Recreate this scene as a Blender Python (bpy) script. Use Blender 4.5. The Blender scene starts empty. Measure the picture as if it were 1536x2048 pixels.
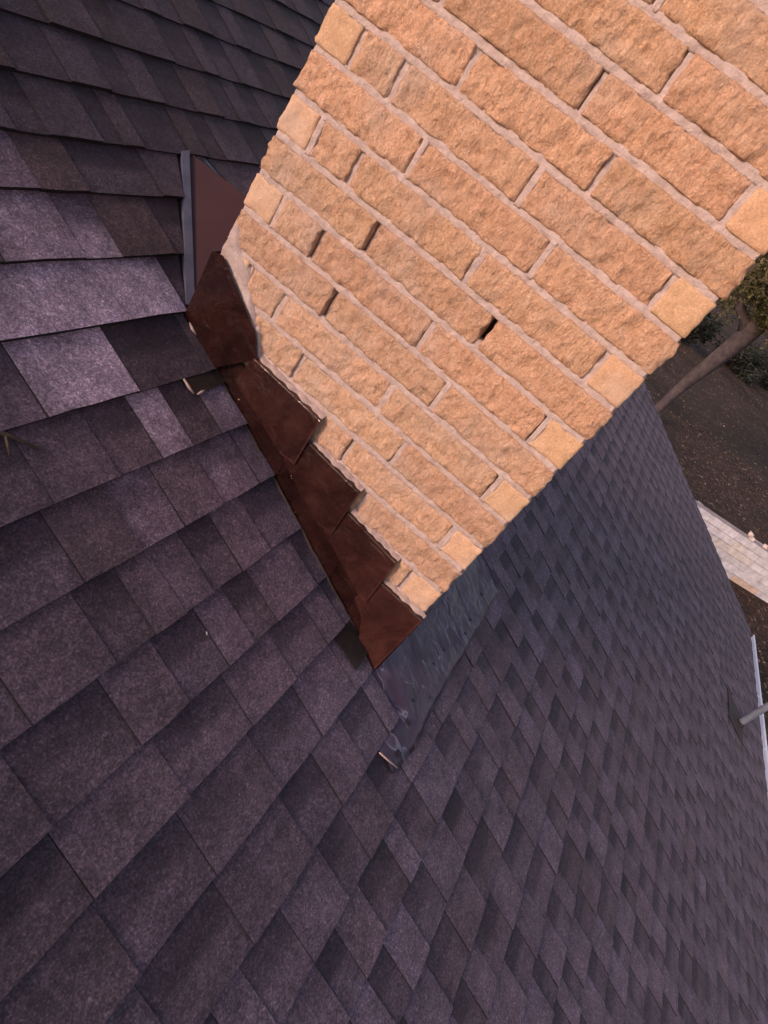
import bpy, math, random
from mathutils import Vector, Matrix, noise
random.seed(7)
sc = bpy.context.scene
COL = sc.collection

# ------------------------------------------------------------------ camera, sky, sun, exposure
Z0 = 4.5                                    # lower corner of the chimney face above the ground
H = 0.0833                                  # one brick course
cam_d = bpy.data.cameras.new('camera'); cam = bpy.data.objects.new('camera', cam_d); COL.objects.link(cam)
CR = ((0.41185457631633327, -0.749668907130365, 0.5180466558614751),
      (-0.36063601160247694, -0.6561790661335816, -0.6628504358477249),
      (0.8368497326896578, 0.08617170562327814, -0.5406079559599759))
CP = Vector((-1.304965, -0.7858775, 0.9907957 + Z0))
FPX = 1318.2745520944818
M = Matrix(((CR[0][0], -CR[1][0], -CR[2][0]), (CR[0][1], -CR[1][1], -CR[2][1]), (CR[0][2], -CR[1][2], -CR[2][2]))).to_4x4()
cam.matrix_world = Matrix.Translation(CP) @ M
cam_d.sensor_fit = 'VERTICAL'; cam_d.sensor_height = 24.0; cam_d.lens = FPX/2048*24
cam_d.clip_start = 0.02; cam_d.clip_end = 5000
sc.camera = cam

SUN = Vector((-0.76, 0.48, 0.37)).normalized()   # towards the low evening light
elev = math.asin(SUN.z)
world = bpy.data.worlds.new('World'); sc.world = world; world.use_nodes = True
wn = world.node_tree.nodes; wl = world.node_tree.links
sky = wn.new('ShaderNodeTexSky'); sky.sky_type = 'NISHITA'; sky.sun_disc = False
sky.sun_elevation = elev; sky.sun_rotation = math.atan2(SUN.x, SUN.y)
sky.air_density = 1.0; sky.dust_density = 1.2; sky.ozone_density = 1.0
tint = wn.new('ShaderNodeMix'); tint.data_type = 'RGBA'; tint.blend_type = 'MULTIPLY'
tint.inputs[0].default_value = 1.0; tint.inputs[7].default_value = (1.0, 0.77, 0.70, 1)   # dusk haze takes the green out
wl.new(sky.outputs[0], tint.inputs[6]); wl.new(tint.outputs[2], wn['Background'].inputs[0])
wn['Background'].inputs[1].default_value = 0.14
sun_d = bpy.data.lights.new('sun', 'SUN'); sun = bpy.data.objects.new('sun', sun_d); COL.objects.link(sun)
sun_d.energy = 1.6; sun_d.angle = math.radians(18); sun_d.color = (1.0, 0.77, 0.62)
sun.rotation_euler = SUN.to_track_quat('Z', 'Y').to_euler(); sun.location = (-10, 5, 14)
sc.view_settings.view_transform = 'Standard'; sc.view_settings.look = 'None'
sc.view_settings.exposure = 1.0; sc.view_settings.gamma = 1.0; sc.view_settings.use_curve_mapping = False

# ------------------------------------------------------------------ geometry of the place
PIT = 0.4490497; CP_, SP_ = math.cos(PIT), math.sin(PIT)
RZ = 0.1942208 + Z0                         # roof plane height at the chimney's upper corner line
PH, EX = -0.8746071, 0.1429303              # course phase and exposure
W = 10.589 * H                              # chimney face width
D = 0.66                                    # chimney depth
XR = 6.219; S_EAVE = 4.5915; S_RIDGE = -2.6; X_L = -3.2
def RF(x, s, n=0.0):                        # point on the roof: along courses, down the slope, above the plane
    return Vector((x, -s*CP_ - n*SP_, RZ - s*SP_ + n*CP_))
def FC(u, z, out=0.0):                      # point on the chimney face: u and z in courses, out in metres
    return Vector((-out, -u*H, z*H + Z0))
def PX(p):                                  # picture position, only to pick which shingles show largest
    d = p - CP; c = [sum(CR[i][k]*d[k] for k in range(3)) for i in range(3)]
    if c[2] <= 0.05: return None
    return (768 + FPX*c[0]/c[2], 1024 + FPX*c[1]/c[2])

# ------------------------------------------------------------------ helpers
def link(o, parent=None):
    COL.objects.link(o)
    if parent is not None: o.parent = parent
    return o
def mesh_obj(name, verts, faces, mat, parent=None, origin=None, smooth=False, mats=None, fmi=None):
    org = Vector(origin) if origin is not None else Vector((0, 0, 0))
    me = bpy.data.meshes.new(name)
    me.from_pydata([tuple(Vector(v) - org) for v in verts], [], faces)
    if mat is not None: me.materials.append(mat)
    if mats:
        for m in mats: me.materials.append(m)
    if fmi: me.polygons.foreach_set('material_index', fmi)
    if smooth: me.polygons.foreach_set('use_smooth', [True]*len(me.polygons))
    me.update()
    o = bpy.data.objects.new(name, me)
    link(o)
    if parent is not None:
        o.parent = parent; o.location = org - world_loc(parent)
    else: o.location = org
    return o
def world_loc(o):
    p = Vector(o.location)
    while o.parent is not None:
        o = o.parent; p += Vector(o.location)
    return p
def empty(name, loc, label, cat, group=None):
    o = bpy.data.objects.new(name, None); o.location = loc; o.empty_display_size = 0.1; link(o)
    tag(o, label, cat, group); return o
def tag(o, label=None, cat=None, group=None, kind=None):
    if label: o['label'] = label
    if cat: o['category'] = cat
    if group: o['group'] = group
    if kind: o['kind'] = kind
    return o
class MB:
    def __init__(s): s.v = []; s.f = []
    def add(s, verts, faces):
        b = len(s.v); s.v += [Vector(v) for v in verts]; s.f += [tuple(i+b for i in f) for f in faces]
    def hexa(s, p):                          # 8 points: bottom 4, top 4
        s.add(p, [(3,2,1,0),(4,5,6,7),(0,1,5,4),(1,2,6,5),(2,3,7,6),(3,0,4,7)])
    def box(s, a, b):
        x0,y0,z0 = a; x1,y1,z1 = b
        s.hexa([(x0,y0,z0),(x1,y0,z0),(x1,y1,z0),(x0,y1,z0),(x0,y0,z1),(x1,y0,z1),(x1,y1,z1),(x0,y1,z1)])
    def prism(s, poly, off):                 # poly (list of points) extruded by off
        n = len(poly); a = [Vector(p) for p in poly]; b = [p + Vector(off) for p in a]
        s.add(a + b, [tuple(range(n-1,-1,-1)), tuple(range(n,2*n))] + [(i,(i+1)%n,n+(i+1)%n,n+i) for i in range(n)])
    def tube(s, pts, rads, seg=8, cap=True):
        pts = [Vector(p) for p in pts]; rings = []
        up = Vector((0.31, 0.17, 0.93))
        for i, p in enumerate(pts):
            t = (pts[min(i+1,len(pts)-1)] - pts[max(i-1,0)]).normalized()
            a = t.cross(up)
            if a.length < 1e-3: a = t.cross(Vector((1,0,0)))
            a.normalize(); b = t.cross(a)
            rings.append([p + (a*math.cos(2*math.pi*k/seg) + b*math.sin(2*math.pi*k/seg))*rads[i] for k in range(seg)])
        v = [q for r in rings for q in r]; f = []
        for i in range(len(pts)-1):
            for k in range(seg):
                f.append((i*seg+k, i*seg+(k+1)%seg, (i+1)*seg+(k+1)%seg, (i+1)*seg+k))
        if cap: f += [tuple(range(seg-1,-1,-1)), tuple((len(pts)-1)*seg+k for k in range(seg))]
        s.add(v, f)
    def build(s, name, mat, parent=None, origin=None, smooth=False):
        return mesh_obj(name, s.v, s.f, mat, parent, origin, smooth)

# ------------------------------------------------------------------ materials
def new_mat(name):
    m = bpy.data.materials.new(name); m.use_nodes = True
    nt = m.node_tree; return m, nt, nt.nodes, nt.links, nt.nodes['Principled BSDF']
def nd(N, t, **k):
    n = N.new(t)
    for a, b in k.items(): setattr(n, a, b)
    return n
def noise_n(N, L, vec, scale, detail=4, rough=0.55, dist=0.0):
    n = N.new('ShaderNodeTexNoise'); n.inputs['Scale'].default_value = scale; n.inputs['Detail'].default_value = detail
    n.inputs['Roughness'].default_value = rough; n.inputs['Distortion'].default_value = dist
    if vec is not None: L.new(vec, n.inputs['Vector'])
    return n
def ramp(N, L, fac, stops):
    r = N.new('ShaderNodeValToRGB'); e = r.color_ramp.elements
    while len(e) < len(stops): e.new(0.5)
    for i, (p, c) in enumerate(stops):
        e[i].position = p; e[i].color = (c[0], c[1], c[2], 1) if len(c) == 3 else c
    L.new(fac, r.inputs[0]); return r
def mix(N, L, fac, a, b, mode='MIX'):
    m = N.new('ShaderNodeMix'); m.data_type = 'RGBA'; m.blend_type = mode
    for sock, val in ((m.inputs[0], fac), (m.inputs[6], a), (m.inputs[7], b)):
        if hasattr(val, 'is_linked') or isinstance(val, bpy.types.NodeSocket): L.new(val, sock)
        elif isinstance(val, (int, float)): sock.default_value = val
        else: sock.default_value = (val[0], val[1], val[2], 1)
    return m.outputs[2]
def math_n(N, L, op, a, b=None, clamp=False):
    m = N.new('ShaderNodeMath'); m.operation = op; m.use_clamp = clamp
    for i, val in enumerate((a, b)):
        if val is None: continue
        if isinstance(val, (int, float)): m.inputs[i].default_value = val
        else: L.new(val, m.inputs[i])
    return m.outputs[0]
def bump(N, L, height, strength, dist, prev=None):
    b = N.new('ShaderNodeBump'); b.inputs['Strength'].default_value = strength; b.inputs['Distance'].default_value = dist
    L.new(height, b.inputs['Height'])
    if prev is not None: L.new(prev, b.inputs['Normal'])
    return b.outputs[0]
def pos(N): return N.new('ShaderNodeNewGeometry').outputs['Position']

def mat_shingle():
    m, nt, N, L, B = new_mat('asphalt_shingle')
    P = pos(N)
    at = nd(N, 'ShaderNodeAttribute', attribute_name='tone'); sep = N.new('ShaderNodeSeparateColor'); L.new(at.outputs['Color'], sep.inputs[0])
    uv = N.new('ShaderNodeUVMap'); uv.uv_map = 'UVMap'; suv = N.new('ShaderNodeSeparateXYZ'); L.new(uv.outputs[0], suv.inputs[0])
    base = mix(N, L, sep.outputs[1], (0.112, 0.080, 0.106), (0.106, 0.067, 0.070))        # lavender grey to brown granules
    base = mix(N, L, 1.0, base, at.outputs['Alpha'], 'MULTIPLY') if False else base
    g1 = noise_n(N, L, P, 230, 3, 0.75); g2 = noise_n(N, L, P, 900, 1, 0.5); blot = noise_n(N, L, P, 9, 4, 0.6); mid = noise_n(N, L, P, 42, 4, 0.7)
    gr = ramp(N, L, g1.outputs['Fac'], [(0.28, (0.5,)*3), (0.5, (0.92,)*3), (0.64, (1.3,)*3), (0.76, (2.6, 2.5, 2.55))])
    c = mix(N, L, 1.0, base, gr.outputs[0], 'MULTIPLY')
    bl = ramp(N, L, blot.outputs['Fac'], [(0.3, (0.68,)*3), (0.7, (1.3,)*3)])
    c = mix(N, L, 1.0, c, bl.outputs[0], 'MULTIPLY')
    md = ramp(N, L, mid.outputs['Fac'], [(0.3, (0.72, 0.72, 0.76)), (0.7, (1.26, 1.24, 1.24))])
    c = mix(N, L, 1.0, c, md.outputs[0], 'MULTIPLY')
    g3 = noise_n(N, L, P, 115, 3, 0.7); gd = ramp(N, L, g3.outputs['Fac'], [(0.32, (0.66,)*3), (0.55, (1.0,)*3), (0.72, (1.5, 1.48, 1.5))])
    c = mix(N, L, 1.0, c, gd.outputs[0], 'MULTIPLY')
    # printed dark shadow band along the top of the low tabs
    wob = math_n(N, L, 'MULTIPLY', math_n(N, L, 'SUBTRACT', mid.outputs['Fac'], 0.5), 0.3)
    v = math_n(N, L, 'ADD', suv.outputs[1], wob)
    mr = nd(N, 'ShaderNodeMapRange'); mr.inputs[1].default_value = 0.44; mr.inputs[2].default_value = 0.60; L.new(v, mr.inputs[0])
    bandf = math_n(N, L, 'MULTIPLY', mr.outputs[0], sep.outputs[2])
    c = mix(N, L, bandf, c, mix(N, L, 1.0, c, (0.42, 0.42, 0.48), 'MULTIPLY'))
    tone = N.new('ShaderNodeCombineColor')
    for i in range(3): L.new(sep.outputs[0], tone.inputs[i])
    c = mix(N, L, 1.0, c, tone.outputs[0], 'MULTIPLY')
    # weathered, washed-out patch above the chimney's upper corner
    dv = N.new('ShaderNodeVectorMath'); dv.operation = 'DISTANCE'; L.new(P, dv.inputs[0]); dv.inputs[1].default_value = RF(-0.27, 0.0, 0)
    wn2 = noise_n(N, L, P, 10, 5, 0.7)
    wp = math_n(N, L, 'ADD', dv.outputs['Value'], math_n(N, L, 'MULTIPLY', math_n(N, L, 'SUBTRACT', wn2.outputs['Fac'], 0.5), 0.9))
    mw = nd(N, 'ShaderNodeMapRange'); mw.inputs[1].default_value = 0.42; mw.inputs[2].default_value = 0.10; mw.inputs[4].default_value = 0.9; L.new(wp, mw.inputs[0])
    wf = math_n(N, L, 'MULTIPLY', mw.outputs[0], math_n(N, L, 'GREATER_THAN', sep.outputs[0], 0.95))
    c = mix(N, L, wf, c, mix(N, L, 1.0, c, (2.3, 2.55, 2.5), 'MULTIPLY'))
    L.new(c, B.inputs['Base Color'])
    B.inputs['Roughness'].default_value = 0.8; B.inputs['Specular IOR Level'].default_value = 0.25
    B.inputs['Sheen Weight'].default_value = 0.03; B.inputs['Sheen Roughness'].default_value = 0.5; B.inputs['Sheen Tint'].default_value = (1.0, 0.78, 0.86, 1)   # dusty granules brighten at a glance
    b1 = bump(N, L, g1.outputs['Fac'], 0.55, 0.0025); b2 = bump(N, L, mid.outputs['Fac'], 0.5, 0.003, b1)
    L.new(b2, B.inputs['Normal'])
    return m
def mat_brick(name, ca, cb, cc, smooth=False):
    m, nt, N, L, B = new_mat(name)
    tc = N.new('ShaderNodeNewGeometry'); P = tc.outputs['Position']
    oi = N.new('ShaderNodeObjectInfo')
    n1 = noise_n(N, L, P, 45, 6, 0.65); n2 = noise_n(N, L, P, 260, 3, 0.7); n3 = noise_n(N, L, P, 7, 3, 0.5)
    mp = nd(N, 'ShaderNodeMapping'); mp.inputs['Scale'].default_value = (1, 1.0, 0.45); L.new(P, mp.inputs[0])
    n4 = noise_n(N, L, mp.outputs[0], 120, 6, 0.74, 0.6)
    r = ramp(N, L, n1.outputs['Fac'], [(0.3, ca), (0.55, cb), (0.75, cc)])
    sp = ramp(N, L, n2.outputs['Fac'], [(0.3, (0.74,)*3), (0.6, (1.04,)*3), (0.78, (1.38,)*3)])
    c = mix(N, L, 1.0, r.outputs[0], sp.outputs[0], 'MULTIPLY')
    pit = ramp(N, L, n4.outputs['Fac'], [(0.33, (0.56, 0.46, 0.38)), (0.45, (1, 1, 1)), (0.62, (1.0, 1.0, 1.0)), (0.74, (1.16, 1.15, 1.14))])  # shadow in the pits painted into the brick colour, high grain lightened
    c = mix(N, L, 0.25 if smooth else 0.8, c, mix(N, L, 1.0, c, pit.outputs[0], 'MULTIPLY'))
    vr = ramp(N, L, oi.outputs['Random'], [(0.0, (0.88, 0.85, 0.84)), (0.35, (0.98, 0.98, 0.98)), (0.7, (1.02, 1.0, 0.98)), (1.0, (1.08, 1.07, 1.06))])
    c = mix(N, L, 1.0, c, vr.outputs[0], 'MULTIPLY')
    hs = math_n(N, L, 'FRACT', math_n(N, L, 'MULTIPLY', oi.outputs['Random'], 7.31))
    hv = ramp(N, L, hs, [(0.0, (1.01, 0.98, 0.985)), (0.5, (1, 1, 1)), (1.0, (0.99, 1.005, 0.98))]); c = mix(N, L, 1.0, c, hv.outputs[0], 'MULTIPLY')
    # splash-back dust on the lowest courses
    sz = N.new('ShaderNodeSeparateXYZ'); L.new(P, sz.inputs[0])
    zr_ = math_n(N, L, 'ADD', sz.outputs[2], math_n(N, L, 'MULTIPLY', sz.outputs[1], -0.48))   # height above the sloping roof line
    md_ = nd(N, 'ShaderNodeMapRange'); md_.inputs[1].default_value = RZ + 0.75; md_.inputs[2].default_value = RZ + 0.05; md_.inputs[4].default_value = 0.42; L.new(zr_, md_.inputs[0])
    c = mix(N, L, math_n(N, L, 'MULTIPLY', md_.outputs[0], ramp(N, L, n1.outputs['Fac'], [(0.35, (0.4,)*3), (0.65, (1,)*3)]).outputs[0]), c, (0.60, 0.445, 0.375))
    # mortar dust smeared over arrises and low spots
    du = ramp(N, L, n3.outputs['Fac'], [(0.5, (0,)*3), (0.75, (0.5,)*3)])
    c = mix(N, L, du.outputs[0], c, (0.50, 0.39, 0.34))
    L.new(c, B.inputs['Base Color']); B.inputs['Roughness'].default_value = 0.9; B.inputs['Specular IOR Level'].default_value = 0.25
    k = 0.3 if smooth else 1.0
    b = bump(N, L, n4.outputs['Fac'], 0.85*k, 0.0115); b = bump(N, L, n2.outputs['Fac'], 0.6*k+0.1, 0.0036, b)
    L.new(b, B.inputs['Normal']); return m
def mat_simple(name, ca, cb, scale, rough, bumpd=0.0, spec=0.4, metal=0.0, bscale=None, detail=5):
    m, nt, N, L, B = new_mat(name); P = pos(N)
    n = noise_n(N, L, P, scale, detail, 0.62); r = ramp(N, L, n.outputs['Fac'], [(0.32, ca), (0.68, cb)])
    L.new(r.outputs[0], B.inputs['Base Color']); B.inputs['Roughness'].default_value = rough
    B.inputs['Specular IOR Level'].default_value = spec; B.inputs['Metallic'].default_value = metal
    if bumpd:
        n2 = noise_n(N, L, P, bscale or scale*4, 4, 0.65); L.new(bump(N, L, n2.outputs['Fac'], 0.6, bumpd), B.inputs['Normal'])
    return m
def mat_flashing(name, k_):
    m, nt, N, L, B = new_mat(name); P = pos(N)
    n = noise_n(N, L, P, 11, 5, 0.6, 0.8); n2 = noise_n(N, L, P, 60, 3, 0.6); w = noise_n(N, L, P, 13, 3, 0.5, 1.2)
    r = ramp(N, L, n.outputs['Fac'], [(0.32, (0.018*k_, 0.0065*k_, 0.0055*k_)), (0.5, (0.032*k_, 0.0105*k_, 0.0088*k_)), (0.68, (0.050*k_, 0.0175*k_, 0.0145*k_))])
    oi = N.new('ShaderNodeObjectInfo'); vr = ramp(N, L, oi.outputs['Random'], [(0.0, (0.72,)*3), (1.0, (1.35,)*3)])
    L.new(mix(N, L, 1.0, r.outputs[0], vr.outputs[0], 'MULTIPLY'), B.inputs['Base Color'])
    rr = ramp(N, L, n2.outputs['Fac'], [(0.3, (0.16,)*3), (0.7, (0.34,)*3)]); L.new(rr.outputs[0], B.inputs['Roughness'])
    B.inputs['Specular IOR Level'].default_value = 0.38
    L.new(bump(N, L, w.outputs['Fac'], 0.5, 0.016), B.inputs['Normal']); return m
def mat_apron():
    m, nt, N, L, B = new_mat('weathered_apron_metal'); P = pos(N)
    mp = nd(N, 'ShaderNodeMapping'); mp.inputs['Scale'].default_value = (1.0, 0.33, 0.33); L.new(P, mp.inputs[0])
    n = noise_n(N, L, mp.outputs[0], 12, 4, 0.5, 0.6); r = ramp(N, L, n.outputs['Fac'], [(0.3, (0.040, 0.025, 0.042)), (0.7, (0.070, 0.046, 0.074))])
    st = noise_n(N, L, mp.outputs[0], 17, 3, 0.5, 0.5); mk = noise_n(N, L, P, 12, 2, 0.5)
    band = ramp(N, L, st.outputs['Fac'], [(0.50, (0,)*3), (0.512, (1,)*3), (0.53, (0.25,)*3), (0.60, (0,)*3)])
    mkr = ramp(N, L, mk.outputs['Fac'], [(0.40, (0,)*3), (0.58, (0.75,)*3)])
    c = mix(N, L, math_n(N, L, 'MULTIPLY', band.outputs[0], mkr.outputs[0]), r.outputs[0], (0.27, 0.25, 0.32))
    L.new(c, B.inputs['Base Color'])
    rg = ramp(N, L, mk.outputs['Fac'], [(0.35, (0.32,)*3), (0.65, (0.55,)*3)]); L.new(rg.outputs[0], B.inputs['Roughness'])
    B.inputs['Specular IOR Level'].default_value = 0.16
    dn = noise_n(N, L, P, 16, 3, 0.5, 0.8); L.new(bump(N, L, dn.outputs['Fac'], 0.5, 0.016), B.inputs['Normal']); return m
def mat_attr(name, rough=0.85, scale=3.0, var=0.35, trans=0.0):
    m, nt, N, L, B = new_mat(name); P = pos(N)
    at = nd(N, 'ShaderNodeAttribute', attribute_name='tone')
    n = noise_n(N, L, P, scale, 4, 0.6); r = ramp(N, L, n.outputs['Fac'], [(0.3, (1-var,)*3), (0.7, (1+var,)*3)])
    L.new(mix(N, L, 1.0, at.outputs['Color'], r.outputs[0], 'MULTIPLY'), B.inputs['Base Color'])
    B.inputs['Roughness'].default_value = rough; B.inputs['Specular IOR Level'].default_value = 0.2
    return m
def mat_ground():
    m, nt, N, L, B = new_mat('leaf_strewn_soil'); P = pos(N)
    a = noise_n(N, L, P, 0.35, 5, 0.6); b = noise_n(N, L, P, 4, 6, 0.7); c0 = noise_n(N, L, P, 28, 4, 0.7)
    r = ramp(N, L, a.outputs['Fac'], [(0.35, (0.034, 0.028, 0.020)), (0.52, (0.070, 0.044, 0.036)), (0.68, (0.052, 0.046, 0.031))])
    r2 = ramp(N, L, b.outputs['Fac'], [(0.3, (0.6,)*3), (0.7, (1.4,)*3)]); r3 = ramp(N, L, c0.outputs['Fac'], [(0.35, (0.5,)*3), (0.62, (1.1,)*3), (0.75, (2.1, 1.9, 1.7))])
    c = mix(N, L, 1.0, mix(N, L, 1.0, r.outputs[0], r2.outputs[0], 'MULTIPLY'), r3.outputs[0], 'MULTIPLY')
    L.new(c, B.inputs['Base Color']); B.inputs['Roughness'].default_value = 0.95; B.inputs['Specular IOR Level'].default_value = 0.1
    L.new(bump(N, L, c0.outputs['Fac'], 0.8, 0.05), B.inputs['Normal']); return m
M_SH = mat_shingle()
M_EDGE = mat_simple('asphalt_cut_edge', (0.012, 0.010, 0.011), (0.035, 0.030, 0.033), 300, 0.95, spec=0.1)
M_BR = mat_brick('split_face_brick', (0.56, 0.318, 0.200), (0.67, 0.408, 0.268), (0.75, 0.495, 0.355))
M_BH = mat_brick('smooth_brick_end', (0.46, 0.285, 0.175), (0.52, 0.325, 0.205), (0.58, 0.375, 0.245), True)
M_MO = mat_simple('mortar', (0.36, 0.275, 0.255), (0.51, 0.395, 0.370), 55, 0.95, 0.006, 0.15, bscale=220)
M_DARK = mat_simple('dark_cavity', (0.02, 0.015, 0.012), (0.03, 0.024, 0.02), 10, 0.95, spec=0.05)
M_FL = mat_flashing('painted_flashing', 1.0)
M_FB = mat_flashing('darkened_flashing', 0.45)  # painted flashing darkened, standing in for the small shadows at the seams
M_FH = mat_flashing('hem_highlight', 1.25)  # edge highlight of the folded rim painted as a lighter colour
M_FU = mat_flashing('dark_weathered_flashing', 0.42)
M_CK = mat_simple('maroon_sheet', (0.036, 0.013, 0.013), (0.046, 0.017, 0.016), 6, 0.42, 0.0, 0.3)
M_AP = mat_apron()
M_VALLEY = mat_simple('sky_tinted_valley', (0.060, 0.058, 0.085), (0.09, 0.086, 0.125), 20, 0.42, 0.002, 0.5)  # bluish sky reflection on the maroon metal, put into the colour
M_CAULK = mat_simple('caulk', (0.24, 0.165, 0.15), (0.40, 0.30, 0.28), 60, 0.7, 0.002)
M_TAR = mat_simple('roof_tar', (0.010, 0.009, 0.012), (0.022, 0.019, 0.022), 30, 0.6, 0.003)
M_DECK = mat_simple('underlayment', (0.03, 0.027, 0.03), (0.05, 0.045, 0.05), 8, 0.95, spec=0.1)
M_GUT = mat_simple('pale_gutter_metal', (0.62, 0.66, 0.80), (0.70, 0.74, 0.86), 5, 0.4, 0.001, 0.5)
M_PIPE = mat_simple('grey_vent_pipe', (0.11, 0.125, 0.165), (0.19, 0.205, 0.26), 14, 0.5, 0.001, 0.4)
M_RUST = mat_simple('rusty_boot', (0.020, 0.011, 0.010), (0.045, 0.026, 0.024), 30, 0.8, 0.003)
M_TAB = mat_simple('brown_flange', (0.010, 0.006, 0.005), (0.024, 0.014, 0.011), 40, 0.6, 0.002)
M_WALL = mat_simple('house_wall_brick', (0.42, 0.28, 0.18), (0.5, 0.36, 0.24), 8, 0.9, 0.004)
M_TRIM = mat_simple('painted_trim', (0.42, 0.36, 0.30), (0.46, 0.40, 0.34), 4, 0.6)
M_GR = mat_ground()
M_PATH = mat_simple('bare_dirt_path', (0.16, 0.105, 0.095), (0.24, 0.165, 0.155), 1.2, 0.95, 0.01, 0.1, bscale=14)
M_LIT = mat_attr('dry_leaves', 0.85, 3, 0.25)
M_LIME = mat_attr('limestone', 0.9, 7, 0.22)
M_LEAF = mat_attr('foliage', 0.7, 2.0, 0.35)
M_BARK = mat_simple('bark', (0.05, 0.036, 0.028), (0.10, 0.075, 0.06), 9, 0.95, 0.02, 0.1)
M_PBARK = mat_simple('pale_bark', (0.045, 0.038, 0.044), (0.105, 0.080, 0.083), 5, 0.95, 0.03, 0.1, bscale=30)
M_TWIG = mat_simple('pale_twig', (0.34, 0.22, 0.19), (0.48, 0.34, 0.30), 60, 0.85, 0.001)
M_SPECK = mat_simple('pale_grit', (0.2, 0.18, 0.19), (0.34, 0.31, 0.32), 90, 0.9)
def set_attr(me, cols):                      # per-face colour on the 'tone' attribute
    a = me.color_attributes.new('tone', 'FLOAT_COLOR', 'CORNER')
    out = []
    for p, c in zip(me.polygons, cols): out += list(c) * p.loop_total
    a.data.foreach_set('color', out)

# ------------------------------------------------------------------ ground, terrace
WD = Vector((0.331, -0.944, 0)); WN = Vector((-0.944, -0.331, 0))   # along the garden wall, and its face towards the house
WB = Vector((15.25, -6.62, 0)); TER = 1.08                     # a point on the wall's foot; terrace height behind it
def behind(x, y): return (Vector((x, y, 0)) - WB).dot(-WN)
def ground_mesh():
    # rows along the wall direction, columns across it; the step falls under the wall
    al = [-3000, -600, -150, -60] + [(-40 + i*1.0) for i in range(81)] + [60, 150, 600, 3000]
    ac = [-3000, -600, -120, -50] + [(-30 + i*1.0) for i in range(31)] + [0.12] + [1.0 + i for i in range(40)] + [60, 90, 150, 400, 1200, 4000]
    v = []; f = []
    for a in ac:
        for l in al:
            p = WB + WD*l - WN*a
            z = 0.0 if a < 0.1 else TER
            if abs(l) < 55 and -40 < a < 45: z += 0.06*noise.noise(Vector((p.x*0.35, p.y*0.35, 0)))
            v.append((p.x, p.y, z))
    n = len(al)
    for i in range(len(ac)-1):
        for j in range(n-1): f.append((i*n+j, i*n+j+1, (i+1)*n+j+1, (i+1)*n+j))
    return v, f
gv, gf = ground_mesh()
g = mesh_obj('ground', gv, gf, M_GR); g['kind'] = 'structure'; g['label'] = 'dark brown soil strewn with dry leaves below the roof'
# ------------------------------------------------------------------ house: walls, roof deck, trim, gutter
house = empty('house', (0, 0, 0), 'house with a broad dark purple-grey shingle roof sloping down to a pale gutter', 'house')
yE = -S_EAVE*CP_; zE = RZ - S_EAVE*SP_; yRg = -S_RIDGE*CP_; zRg = RZ - S_RIDGE*SP_
yB = 2*yRg - yE
mb = MB()
mb.prism([(X_L+0.3, yE+0.4, 0), (X_L+0.3, yB-0.4, 0), (X_L+0.3, yB-0.4, zE+0.10), (X_L+0.3, yRg, zRg-0.16), (X_L+0.3, yE+0.4, zE+0.10)], (XR-X_L-0.6, 0, 0))
mb.build('wall', M_WALL, house)
dk = MB(); T = 0.03
dk.hexa([RF(X_L, S_RIDGE, -T), RF(X_L, S_EAVE-0.01, -T), RF(XR-0.01, S_EAVE-0.01, -T), RF(XR-0.01, S_RIDGE, -T), RF(X_L, S_RIDGE, -0.004), RF(X_L, S_EAVE-0.01, -0.004), RF(XR-0.01, S_EAVE-0.01, -0.004), RF(XR-0.01, S_RIDGE, -0.004)])
def BF(x, s, n): p = RF(x, s, n); return Vector((p.x, 2*yRg - p.y, p.z))
dk.hexa([BF(XR-0.01, S_RIDGE, -T), BF(XR-0.01, S_EAVE, -T), BF(X_L, S_EAVE, -T), BF(X_L, S_RIDGE, -T), BF(XR-0.01, S_RIDGE, 0.01), BF(XR-0.01, S_EAVE, 0.01), BF(X_L, S_EAVE, 0.01), BF(X_L, S_RIDGE, 0.01)])
roof = dk.build('roof', M_DECK, house)
roof['label'] = 'dark purple-grey laminated asphalt shingle roof'
tr = MB()
tr.hexa([RF(XR-0.035, S_RIDGE, -0.20), RF(XR-0.035, S_EAVE-0.03, -0.20), RF(XR-0.014, S_EAVE-0.03, -0.20), RF(XR-0.014, S_RIDGE, -0.20), RF(XR-0.035, S_RIDGE, -T-0.002), RF(XR-0.035, S_EAVE-0.03, -T-0.002), RF(XR-0.014, S_EAVE-0.03, -T-0.002), RF(XR-0.014, S_RIDGE, -T-0.002)])
tr.build('rake_board', M_TRIM, house)
fb = MB(); fb.box((X_L+0.02, yE+0.012, zE-0.22), (XR-0.04, yE+0.034, zE-0.025)); fb.build('fascia_board', M_TRIM, house)
gu = MB()                                    # K-style gutter: floor, back, ogee front and rolled lip
prof = [(0.008, -0.012), (0.008, -0.115), (-0.052, -0.115), (-0.060, -0.075), (-0.086, -0.040), (-0.088, -0.006), (-0.074, -0.002), (-0.070, -0.010), (-0.078, -0.014), (-0.080, -0.040), (-0.054, -0.075), (-0.047, -0.109), (0.002, -0.109), (0.002, -0.012)]
gu.prism([(X_L, yE + a, zE + b - 0.004) for a, b in prof], (XR-X_L-0.02, 0, 0))
gu.build('gutter', M_GUT, house)['label'] = 'pale blue-grey metal gutter along the eave'
gut = house.children[-1]
for i in range(12):                          # hanger straps across the gutter
    mb = MB(); x = X_L + 0.4 + i*0.78; mb.box((x, yE-0.082, zE-0.020), (x+0.022, yE+0.006, zE-0.0165)); mb.build('hanger', M_GUT, gut)
de = MB()                                    # drip edge under the last course
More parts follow.
